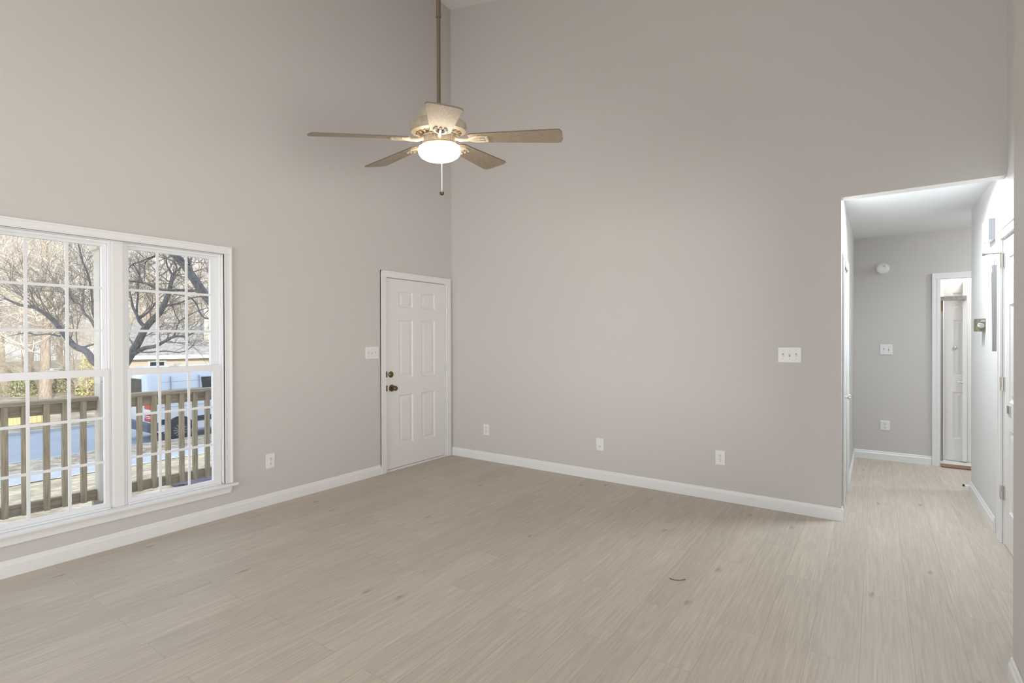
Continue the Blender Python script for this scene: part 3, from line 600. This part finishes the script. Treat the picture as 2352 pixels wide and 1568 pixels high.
# ------------------------------------------------------------------ ground
LAWN = two_tone('winter_lawn', (0.42, 0.31, 0.19), (0.88, 0.70, 0.46), 2.6, 0.95, (1, 1, 1), 0.38, 0.62)
def zg(x):
    if x > -1.3: return -0.70
    if x > -11.8: return -0.70-1.20*(-1.3-x)/10.5
    if x > -15.0: return -1.90-0.05*(-11.8-x)/3.2
    return -1.95
def grid(xs, y0, y1, ny, zf, name, mt, label, cat, jit=0.0, seed=0):
    rnd = random.Random(seed); ys = [y0+(y1-y0)*i/ny for i in range(ny+1)]
    vs = [(x, y, zf(x)+rnd.uniform(-jit, jit)) for x in xs for y in ys]; n = ny+1
    fs = [(i*n+j, i*n+j+1, (i+1)*n+j+1, (i+1)*n+j) for i in range(len(xs)-1) for j in range(ny)]
    m = MB(); m.add(vs, fs); return struct(m.build(name, mt), label, cat)
xs = [8+(-11.8-8)*i/50 for i in range(51)]
grid(xs, -20, 40, 90, zg, 'lawn', LAWN, 'sloping leaf-strewn front lawn', 'lawn', 0.012, 1)
grid([-11.62, -12.3, -13.05], -20, 40, 40, lambda x: zg(min(x, -11.8))+0.045, 'sidewalk', mat('pale_concrete', (0.60, 0.59, 0.59), 0.85, var=0.08, vscale=2), 'pale concrete sidewalk', 'sidewalk')
grid([-12.95, -13.6, -14.3, -14.95], -20, 40, 90, zg, 'verge', two_tone('leafy_verge', (0.30, 0.22, 0.15), (0.66, 0.53, 0.39), 3.5, 0.95), 'leaf-covered strip between sidewalk and street', 'lawn', 0.02, 2)
m = MB(); m.box(-15.1, -14.95, -20, 40, -2.3, -1.94); m.box(-21.35, -21.2, -20, 40, -2.3, -1.94); struct(m.build('curb', mat('curb_concrete', (0.5, 0.5, 0.5), 0.9)), 'concrete street curbs', 'curb')
m = MB(); m.box(-21.2, -15.1, -20, 40, -2.4, -2.05); struct(m.build('street', mat('asphalt', (0.37, 0.385, 0.42), 0.85, var=0.06, vscale=1.2)), 'blue-grey asphalt street', 'street')
grid([-21.35-2.2*i for i in range(40)], -45, 90, 70, lambda x: -1.94+0.0*x, 'far_lawn', two_tone('far_leaf_litter', (0.30, 0.23, 0.15), (0.55, 0.46, 0.33), 1.2, 0.95), 'leaf-strewn ground across the street', 'lawn', 0.04, 3)
m = MB(); rnd = random.Random(5)
pts = [(-7.4, -0.35), (-6.2, -0.6), (-5.0, 0.1), (-4.6, 1.6), (-5.2, 3.0), (-7.0, 2.8), (-8.0, 1.2)]
m.add([(x, y, zg(x)+0.03) for x, y in pts], [tuple(range(len(pts)))]); m.add([(x, y, zg(x)-0.1) for x, y in pts], [tuple(range(len(pts)))])
n = len(pts); m.f += [(i, (i+1) % n, n+(i+1) % n, n+i) for i in range(n)]
struct(m.build('mulch_bed', two_tone('purple_mulch', (0.07, 0.055, 0.08), (0.20, 0.16, 0.20), 14, 0.95)), 'dark mulch bed in the front lawn', 'mulch bed')

# ------------------------------------------------------------------ white van
VW = mat('van_white', (0.62, 0.68, 0.76), 0.22); VGL = mat('van_glass', (0.02, 0.025, 0.03), 0.05); VBLK = mat('van_black_plastic', (0.03, 0.035, 0.05), 0.6)
van = tag(empty('cargo_van', (-15.3, 2.25, -2.05)), 'white cargo van parked on the street, seen from its rear corner', 'van')
# local: y forward from the rear, x from 0 (near side) to -2.0
def vsec(y, top, bot, ins):
    W = 2.0; c = 0.5*W
    half = [(c-ins, bot), (c-ins+0.0, bot+0.25), (c-ins, 1.15), (c-ins-0.03, 1.45), (c-ins-0.10, top-0.28), (c-ins-0.16, top-0.12), (c-ins-0.30, top-0.02)]
    ring = [(h-c, y, z) for h, z in half] + [(-h-c, y, z) for h, z in reversed(half)]
    return ring
m = MB(); m.loft([vsec(0.0, 2.40, 0.42, 0.05), vsec(0.05, 2.50, 0.38, 0.015), vsec(0.2, 2.53, 0.36, 0.0), vsec(3.4, 2.53, 0.36, 0.0), vsec(4.0, 2.48, 0.36, 0.0), vsec(4.75, 1.55, 0.36, 0.04), vsec(5.5, 1.30, 0.40, 0.10), vsec(5.75, 1.05, 0.45, 0.25)])
m.build('body', VW, van, smooth=True)
m = MB()
for z, d, x0, x1 in ((1.76, 0.006, 0.55, 3.2), (2.02, 0.004, 0.3, 3.2), (1.18, 0.005, 0.2, 4.4), (1.30, 0.005, 0.2, 4.4)):
    xx = 0.0 if z < 1.2 else (-0.015 if z < 1.4 else (-0.06 if z < 1.9 else -0.083))
    m.box(xx-0.01, xx+d, x0, x1, z-0.006, z+0.006)
for y in (0.62, 1.52): m.box(-0.10, -0.02+0.012, y-0.005, y+0.005, 1.50, 2.2)
o = m.build('panel_seams', mat('seam_grey', (0.30, 0.34, 0.40), 0.5), van)
m = MB(); m.add([(-0.70, -0.004, 1.42), (-1.75, -0.004, 1.42), (-1.70, -0.004, 2.12), (-0.72, -0.004, 2.12)], [(0, 1, 2, 3)]); m.add([(-0.70, 0.03, 1.42), (-1.75, 0.03, 1.42), (-1.70, 0.03, 2.12), (-0.72, 0.03, 2.12)], [(0, 3, 2, 1)]); m.f += [(0, 1, 5, 4), (1, 2, 6, 5), (2, 3, 7, 6), (3, 0, 4, 7)]
o = m.build('rear_window', VGL, van); o['label'] = 'dark rear window'
m = MB(); m.add([(-0.022, 1.64, 1.52), (-0.022, 2.35, 1.52), (-0.083, 2.35, 2.13), (-0.083, 1.60, 2.13)], [(0, 1, 2, 3)]); k = [(x-0.06, y, z) for x, y, z in m.v]; m.add(k, [(0, 3, 2, 1)]); m.f += [(0, 1, 5, 4), (1, 2, 6, 5), (2, 3, 7, 6), (3, 0, 4, 7)]
m.v = [(x+0.008, y, z) for x, y, z in m.v]
o = m.build('side_window', VGL, van); o['label'] = 'dark side window'
RED = mat('red_lens', (0.55, 0.02, 0.03), 0.2); 
m = MB(); m.box(-0.46, 0.012, -0.012, 0.07, 0.74, 1.34); tl = m.build('tail_lamp', RED, van, bevel=0.008); tl['label'] = 'tall red and white tail lamp'
WL = mat('white_lens', (0.8, 0.8, 0.82), 0.2)
for z0, z1 in ((1.02, 1.14), (0.90, 0.925), (0.845, 0.865)):
    m = MB(); m.box(-0.462, 0.015, -0.015, 0.072, z0, z1); m.build('white_lens', WL, tl)
m = MB(); m.box(-2.0, 0.012, -0.09, 0.26, 0.40, 0.70); o = m.build('rear_bumper', mat('bumper_grey', (0.10, 0.12, 0.16), 0.6), van, bevel=0.03)
m = MB(); m.box(-0.02, 0.014, 0.30, 0.50, 0.60, 0.78); m.box(-0.02, 0.014, 1.30, 4.4, 0.60, 0.78); o = m.build('side_molding', VBLK, van, bevel=0.006)
for y in (0.88, 4.35):
    m = MB(); m.lathe([(0.44, -0.02), (0.44, 0.010), (0.40, 0.012)], (0, y, 0.40), 'x', 36); m.v = [(x, yy, max(z, 0.362)) for x, yy, z in m.v]; wa = m.build('wheel_arch', VBLK, van)
    for xw in (0.0, -1.78):
        m = MB(); m.lathe([(0.22, xw-0.215), (0.335, xw-0.21), (0.355, xw-0.18), (0.355, xw+0.0), (0.335, xw+0.022), (0.225, xw+0.026)], (0, y, 0.357), 'x', 36); wh = m.build('wheel', mat('tyre', (0.035, 0.037, 0.045), 0.8), van, smooth=True)
        m = MB(); m.lathe([(0.222, xw+0.0265), (0.215, xw+0.030), (0.20, xw+0.020), (0.06, xw+0.026), (0.05, xw+0.034), (0.02, xw+0.034)], (0, y, 0.357), 'x', 30)
        m.build('hub_cap', mat('hub_dark', (0.07, 0.075, 0.085), 0.5, 0.3), wh, smooth=True)
        m = MB()
        for q in range(12):
            a = 2*math.pi*q/12; m.tube([(xw+0.034, y+0.05*math.cos(a), 0.357+0.05*math.sin(a)), (xw+0.030, y+0.21*math.cos(a), 0.357+0.21*math.sin(a))], 0.011, 5)
        m.build('wheel_spokes', mat('hub_grey', (0.36, 0.37, 0.40), 0.4, 0.4), wh, smooth=True)

# ------------------------------------------------------------------ houses across the street
SUNW = mat('cream_siding', (0.52, 0.47, 0.38), 0.85)
def house(loc, rz, Lx, Wd, zw, zr, roofm, label, chim=True, win=None):
    """local: front face toward +X at x=0, length along Y"""
    e = tag(empty('house', loc, (0, 0, rz)), label, 'house')
    m = MB(); m.box(-Wd, 0, 0, Lx, -0.3, zw); m.build('walls', SUNW, e)
    m = MB(); m.prism([(0.5, zw-0.1), (-Wd/2, zr), (-Wd-0.5, zw-0.1), (-Wd-0.5, zw+0.08), (-Wd/2, zr+0.2), (0.5, zw+0.08)], 'y', -0.4, Lx+0.4); m.build('roof', roofm, e)
    m = MB(); m.box(0.44, 0.52, -0.4, Lx+0.4, zw-0.16, zw+0.06); m.build('eave_fascia', mat('white_fascia', (0.82, 0.80, 0.75), 0.6), e)
    for (y0, y1, z0, z1) in (win or []):
        m = MB(); m.box(-0.05, 0.04, y0-0.1, y1+0.1, z0-0.1, z1+0.1); f = m.build('window', TRIM, e)
        m = MB(); m.box(0.035, 0.055, y0, y1, z0, z1); m.build('pane', VGL, f)
    if chim:
        m = MB(); m.box(-Wd*0.32, -Wd*0.32+1.0, 4.6, 5.85, zw, zr+1.2); m.build('chimney', mat('cream_chimney', (0.60, 0.56, 0.47), 0.8), e)
    return e
ROOF = two_tone('pale_shingle', (0.27, 0.25, 0.225), (0.44, 0.41, 0.37), 5, 0.9)
house((-32, 6.4, -1.94), R(-18.4), 13, 8, 2.35, 4.15, ROOF, 'cream house with a pale roof behind the white van', True, [(1.65, 2.35, 1.0, 2.0), (6.0, 7.0, 1.0, 2.0)])
house((-56, 1.0, -1.94), R(-8), 4.5, 8, 3.0, 4.2, ROOF, 'pale house far behind the trees in the left window', False, [(1.4, 2.4, 1.0, 2.4)])

# low wood fence and yellow markers
m = MB()
for i in range(12): m.box(-0.02, 0.02, i*0.14, i*0.14+0.13, 0.0, 0.62)
m.box(-0.05, -0.02, 0, 1.68, 0.15, 0.22); m.box(-0.05, -0.02, 0, 1.68, 0.42, 0.49)
o = m.build('wood_fence', mat('new_pine', (0.72, 0.52, 0.27), 0.8, var=0.15, vscale=6, vstretch=(4, 4, 0.4))); o.location = (-23.4, -0.25, -1.96); tag(o, 'short yellow pine fence panel across the street', 'fence')
YEL = mat('marker_yellow', (0.80, 0.52, 0.04), 0.5)
for (x, y, lb) in ((-24.0, 1.42, 'yellow marker post right of the pine fence, seen through the left window'), (-27.5, 4.4, 'yellow marker post nearest the porch post, seen through the left window')):
    m = MB(); m.lathe([(0.10, 0), (0.10, 0.75), (0.07, 0.85), (0.02, 0.90)], (0, 0, 0), 'z', 14); o = m.build('marker_post', YEL, smooth=True); o.location = (x, y, -1.96); tag(o, lb, 'post')

# ------------------------------------------------------------------ trees
BARK_D = mat('grey_bark', (0.17, 0.17, 0.175), 0.9, var=0.35, vscale=9, vstretch=(4, 4, 0.8), bump=0.5, bscale=40)
BARK_W = mat('tan_trunk_bark', (0.40, 0.33, 0.26), 0.9, var=0.3, vscale=5, vstretch=(3, 3, 0.5))
BARK_T = mat('twig_bark', (0.30, 0.265, 0.23), 0.9)
BARK_S = mat('tan_bark', (0.66, 0.585, 0.49), 0.9, var=0.25, vscale=6, vstretch=(4, 4, 0.6))
def ray(px, py, depth):
    return CAM + depth*(fwd + rgt*((px-1176)/F_PX) - upv*((py-784)/F_PX))
def twig(mb, p, d, ln, r, rnd, lev, spread=0.6, up=0.05, n=3):
    k = 3; pts = [p]; dd = d.normalized()
    for i in range(k):
        dd = (dd + Vector((rnd.uniform(-.28, .28), rnd.uniform(-.28, .28), rnd.uniform(-.24, .28)+up))).normalized()
        pts.append(pts[-1]+dd*ln/k)
    mb.tube(pts, [r*(1-0.22*i) for i in range(k+1)], n, caps=False)
    if lev > 0:
        for i in range(1, k+1):
            for _ in range(2 if i < k else 2):
                nd = (dd + Vector((rnd.gauss(0, 1), rnd.gauss(0, 1), rnd.gauss(0, 0.8)))*spread).normalized()
                twig(mb, pts[i], nd, ln*rnd.uniform(0.5, 0.75), r*0.48, rnd, lev-1, spread, up, n)
def limb(mb, pxs, depth, r0, r1, seed, twigs=4, tl=0.5, lev=1, dz=0.0, n=8):
    """a limb traced in space at its own distance; radius in metres"""
    rnd = random.Random(seed); N = len(pxs)
    pts = [ray(x, y, depth+dz*i/(N-1)+rnd.uniform(-.06, .06)) for i, (x, y) in enumerate(pxs)]
    # smooth
    out = []
    for i in range(N-1):
        p0 = pts[max(i-1, 0)]; p1 = pts[i]; p2 = pts[i+1]; p3 = pts[min(i+2, N-1)]
        for s_ in range(4):
            t = s_/4
            out.append(0.5*((2*p1)+(p2-p0)*t+(2*p0-5*p1+4*p2-p3)*t*t+(3*p1-p0-3*p2+p3)*t**3))
    out.append(pts[-1]); q = len(out)
    mb[0].tube(out, [r0+(r1-r0)*i/(q-1) for i in range(q)], n)
    for _ in range(twigs):
        i = rnd.randrange(q//4, q); r = (r0+(r1-r0)*i/(q-1))*0.4
        d = (out[min(i+1, q-1)]-out[max(i-1, 0)]).normalized()+Vector((rnd.gauss(0, .7), rnd.gauss(0, .7), rnd.gauss(0.1, .7)))
        twig(mb[1], out[i], d, tl*rnd.uniform(.6, 1.2), max(0.004, min(r, 0.012)), rnd, lev, 0.7)
def near_tree(name, label, base, specs):
    T = MB(); B = MB(); W = MB()
    for s_ in specs:
        limb(((T if s_.get('t') else B), W), *s_['a'], **s_.get('k', {}))
    e = tag(empty(name, base), label, 'tree')
    def shift(mb): mb.v = [(x-base[0], y-base[1], z-base[2]) for x, y, z in mb.v]; return mb
    shift(T).build('trunk', BARK_D, e, smooth=True, fix=False); shift(B).build('limbs', BARK_D, e, smooth=True, fix=False); shift(W).build('twigs', BARK_T, e, fix=False)
D = 9.0
bA = ray(270, 1130, D); bA.z = zg(bA.x)
near_tree('bare_tree', 'dark bare tree in the front yard, forked trunk behind the window mullion', bA, [
    dict(t=1, a=([(270, 1140), (270, 1040), (268, 950), (263, 875)], D, 0.10, 0.085, 1, 0)),
    dict(a=([(263, 885), (240, 846), (218, 832), (197, 806), (172, 795), (150, 770), (128, 742), (105, 722), (78, 706), (45, 700), (10, 684)], D, 0.075, 0.016, 2, 16, 0.9, 2)),
    dict(a=([(172, 797), (192, 797), (212, 791), (232, 788)], D, 0.025, 0.012, 3, 3, 0.5, 1)),
    dict(a=([(138, 772), (112, 767), (85, 769), (60, 764), (20, 772)], D, 0.016, 0.006, 4, 4, 0.5, 1)),
    dict(a=([(263, 880), (284, 842), (300, 815), (318, 785), (333, 755), (350, 735), (368, 716), (380, 692), (388, 672), (393, 650), (397, 630)], D, 0.080, 0.030, 5, 14, 0.7, 2)),
    dict(a=([(397, 632), (388, 618), (383, 606), (382, 590)], D, 0.022, 0.010, 6, 3, 0.4, 1)),
    dict(a=([(397, 632), (404, 622), (405, 612), (398, 598)], D, 0.020, 0.010, 7, 3, 0.4, 1)),
    dict(a=([(298, 818), (330, 800), (356, 795), (376, 785), (400, 773), (425, 772), (442, 765)], D, 0.040, 0.012, 8, 12, 0.6, 2)),
    dict(a=([(335, 752), (322, 740), (314, 722), (305, 704), (302, 688), (296, 660)], D, 0.035, 0.010, 9, 8, 0.6, 1)),
    dict(a=([(314, 722), (315, 700), (317, 678), (318, 650), (322, 620), (318, 600)], D, 0.020, 0.007, 10, 8, 0.5, 1)),
    dict(a=([(300, 800), (330, 809), (380, 806), (405, 809), (425, 806), (441, 795), (450, 782)], D, 0.012, 0.006, 11, 6, 0.5, 1)),
    dict(a=([(322, 730), (345, 712), (360, 692)], D, 0.022, 0.010, 12, 4, 0.4, 1)),
    dict(a=([(380, 702), (405, 698), (422, 692), (440, 684), (470, 680)], D, 0.020, 0.009, 13, 6, 0.5, 1)),
    dict(a=([(399, 775), (410, 742), (420, 732), (445, 718), (478, 706)], D, 0.012, 0.006, 14, 6, 0.4, 1)),
    dict(a=([(412, 738), (402, 720), (398, 706), (390, 690)], D, 0.010, 0.005, 15, 4, 0.4, 1)),
    dict(a=([(260, 870), (240, 800), (212, 740), (195, 720), (185, 700), (168, 690), (150, 655)], D, 0.030, 0.010, 16, 12, 0.8, 2)),
    dict(a=([(262, 872), (235, 770), (214, 720), (212, 690), (205, 640), (190, 600), (180, 560)], D, 0.028, 0.010, 17, 12, 0.8, 2)),
])
D2 = 7.5
bB = ray(640, 1150, D2); bB.z = zg(bB.x)
near_tree('bare_tree', 'dark bare tree right of the window, its thick limb crossing the upper right panes', bB, [
    dict(t=1, a=([(640, 1180), (632, 1000), (600, 860), (560, 790)], D2, 0.13, 0.10, 21, 0)),
    dict(a=([(560, 795), (525, 740), (500, 708), (480, 688), (460, 662), (440, 632), (422, 607), (402, 587), (378, 568), (345, 545)], D2, 0.075, 0.040, 22, 14, 0.7, 2)),
    dict(a=([(458, 664), (440, 668), (420, 666), (378, 666), (352, 659), (338, 652), (320, 648), (298, 645), (270, 640)], D2, 0.022, 0.010, 23, 14, 0.6, 2)),
    dict(a=([(446, 640), (438, 612), (430, 590), (420, 560)], D2, 0.022, 0.012, 24, 8, 0.6, 1)),
    dict(a=([(520, 730), (470, 730), (452, 700), (440, 685), (425, 680), (400, 676)], D2, 0.014, 0.006, 25, 6, 0.5, 1)),
    dict(a=([(356, 588), (340, 593), (325, 600), (306, 606), (296, 615)], D2, 0.012, 0.006, 26, 7, 0.5, 1)),
    dict(a=([(354, 590), (336, 600), (332, 618), (333, 635), (330, 646)], D2, 0.008, 0.004, 27, 4, 0.4, 1)),
    dict(a=([(378, 568), (362, 580), (354, 590)], D2, 0.014, 0.011, 28, 1, 0.4, 1)),
    dict(a=([(306, 606), (318, 628), (322, 640), (312, 660)], D2, 0.009, 0.005, 29, 4, 0.4, 1)),
])
# background woods, sunlit
def wood_tree(seed, h, r, nl):
    rnd = random.Random(seed); T = MB(); B = MB()
    pts = [Vector((0, 0, -0.2))]; d = Vector((rnd.uniform(-.06, .06), rnd.uniform(-.06, .06), 1))
    for i in range(8):
        d = (d+Vector((rnd.uniform(-.07, .07), rnd.uniform(-.07, .07), 0.05))).normalized(); pts.append(pts[-1]+d*h/8)
    rad = [r*(1-0.095*i) for i in range(9)]; rad[0] = r*1.25
    T.tube(pts, rad, 9)
    for i in range(nl):
        t = rnd.uniform(1.2, 7.9); k = int(t); p = pts[k].lerp(pts[k+1], t-k); a = rnd.uniform(0, 2*math.pi)
        twig(B, p, Vector((math.cos(a), math.sin(a), rnd.uniform(0.1, 0.9))), h*rnd.uniform(0.14, 0.30), r*rnd.uniform(0.18, 0.34), rnd, 3, 0.55, 0.06)
    return T, B
protos = []
for s_, (h, r, nl) in enumerate(((15, 0.30, 22), (13, 0.20, 24), (17, 0.26, 22), (9, 0.10, 26))):
    T, B = wood_tree(100+s_, h, r, nl)
    e = empty('woodland_tree'); T.build('trunk', BARK_W, e, smooth=True, fix=False); B.build('branches', BARK_S, e, fix=False)
    protos.append(e)
places = []   # (x, y, proto, rot, scale, label)
rnd = random.Random(77)
fixed = [(105, 29, 0, 0.9, 'thick tan woodland trunk in the middle of the left window'), (12, 34, 2, 0.9, 'tan woodland tree at the left edge of the left window'),
         (150, 38, 1, 1.0, 'slim tan woodland tree right of the thick trunk in the left window'), (60, 44, 2, 1.0, 'tall pale woodland tree behind the first muntin of the left window')]
for px_, dep, pr, sc_, lb in fixed:
    p = ray(px_, 900, dep); places.append((p.x, p.y, pr, sc_, lb, None))
taken = []
for i in range(400):
    if len(places) >= 26: break
    px_ = rnd.uniform(-60, 560); dep = rnd.uniform(42, 85)
    p = ray(px_, 900, dep); p.x = min(p.x, -43)
    if any((p.x-a)**2+(p.y-b)**2 < 40 for a, b in taken): continue
    taken.append((p.x, p.y))
    places.append((p.x, p.y, rnd.randrange(4), rnd.uniform(0.8, 1.2), 'bare tan tree in the sunlit woods across the street', 'woods across the street'))
for i in range(200):
    if len(places) >= 38: break
    px_ = rnd.uniform(-40, 240); dep = rnd.uniform(31, 41)
    p = ray(px_, 900, dep)
    if any((p.x-a)**2+(p.y-b)**2 < 3.0 for a, b in taken): continue
    taken.append((p.x, p.y)); places.append((p.x, p.y, 3, rnd.uniform(0.32, 0.55), 'low bare sapling in the brush across the street, seen through the left window', 'saplings across the street'))
used = set()
for x, y, pr, sc_, lb, grp in places:
    e = protos[pr] if pr not in used else copy_tree(protos[pr])
    used.add(pr)
    e.location = (x, y, -1.95); e.rotation_euler = (0, 0, rnd.uniform(0, 6.28)); e.scale = (sc_, sc_, sc_)
    tag(e, lb, 'tree', grp)
# leafy shrubs
def shrub(seed, h, w, n, col, name):
    rnd = random.Random(seed); L = MB()
    for _ in range(int(n*0.55)):
        a = rnd.uniform(0, 6.283); rr = w*math.sqrt(rnd.random())*0.5; z = h*rnd.random()**0.8
        rr *= (1-0.5*z/h); c = Vector((rr*math.cos(a), rr*math.sin(a), z)); u = Vector((rnd.gauss(0, 1), rnd.gauss(0, 1), rnd.gauss(0, 1))).normalized(); v = u.orthogonal().normalized(); s2 = rnd.uniform(0.05, 0.11)
        L.add([c-u*s2, c+v*s2*0.5, c+u*s2, c-v*s2*0.5], [(0, 1, 2, 3)])
    S = MB()
    for _ in range(7):
        a = rnd.uniform(0, 6.283); S.tube([(0, 0, -0.1), (w*0.15*math.cos(a), w*0.15*math.sin(a), h*0.4), (w*0.3*math.cos(a), w*0.3*math.sin(a), h*0.85)], [0.03, 0.02, 0.008], 5)
    e = empty('shrub'); L.build('foliage', col, e, fix=False); S.build('stems', BARK_S, e)
    return e
YG = mat('yellow_green_leaf', (0.62, 0.58, 0.28), 0.8, var=0.3, vscale=3); DG = mat('olive_leaf', (0.36, 0.36, 0.20), 0.8, var=0.3, vscale=3)
for px_, dep, h, w_, mt_, lb in ((203, 31, 2.3, 1.3, YG, 'yellow-green shrub beside the porch post in the left window'), (150, 33, 1.3, 1.6, DG, 'olive shrub behind the thick trunk in the left window'), (50, 31, 1.0, 2.0, DG, 'low olive shrub left of the thick trunk in the left window'), (15, 36, 1.6, 1.6, YG, 'pale yellow-green shrub at the left edge of the left window')):
    e = shrub(int(px_), h, w_, 1500, mt_, lb); p = ray(px_, 900, dep); e.location = (p.x, p.y, -1.95); tag(e, lb, 'shrub')

# a dark thread lying on the floor
th = MB(); th.tube([(3.187, -1.672, 0.0018), (3.207, -1.678, 0.0018), (3.235, -1.670, 0.0018), (3.268, -1.635, 0.0018)], 0.0016, 6)
tho = th.build('thread', SLOT); tag(tho, 'thin dark curved thread lying on the plank floor', 'thread')
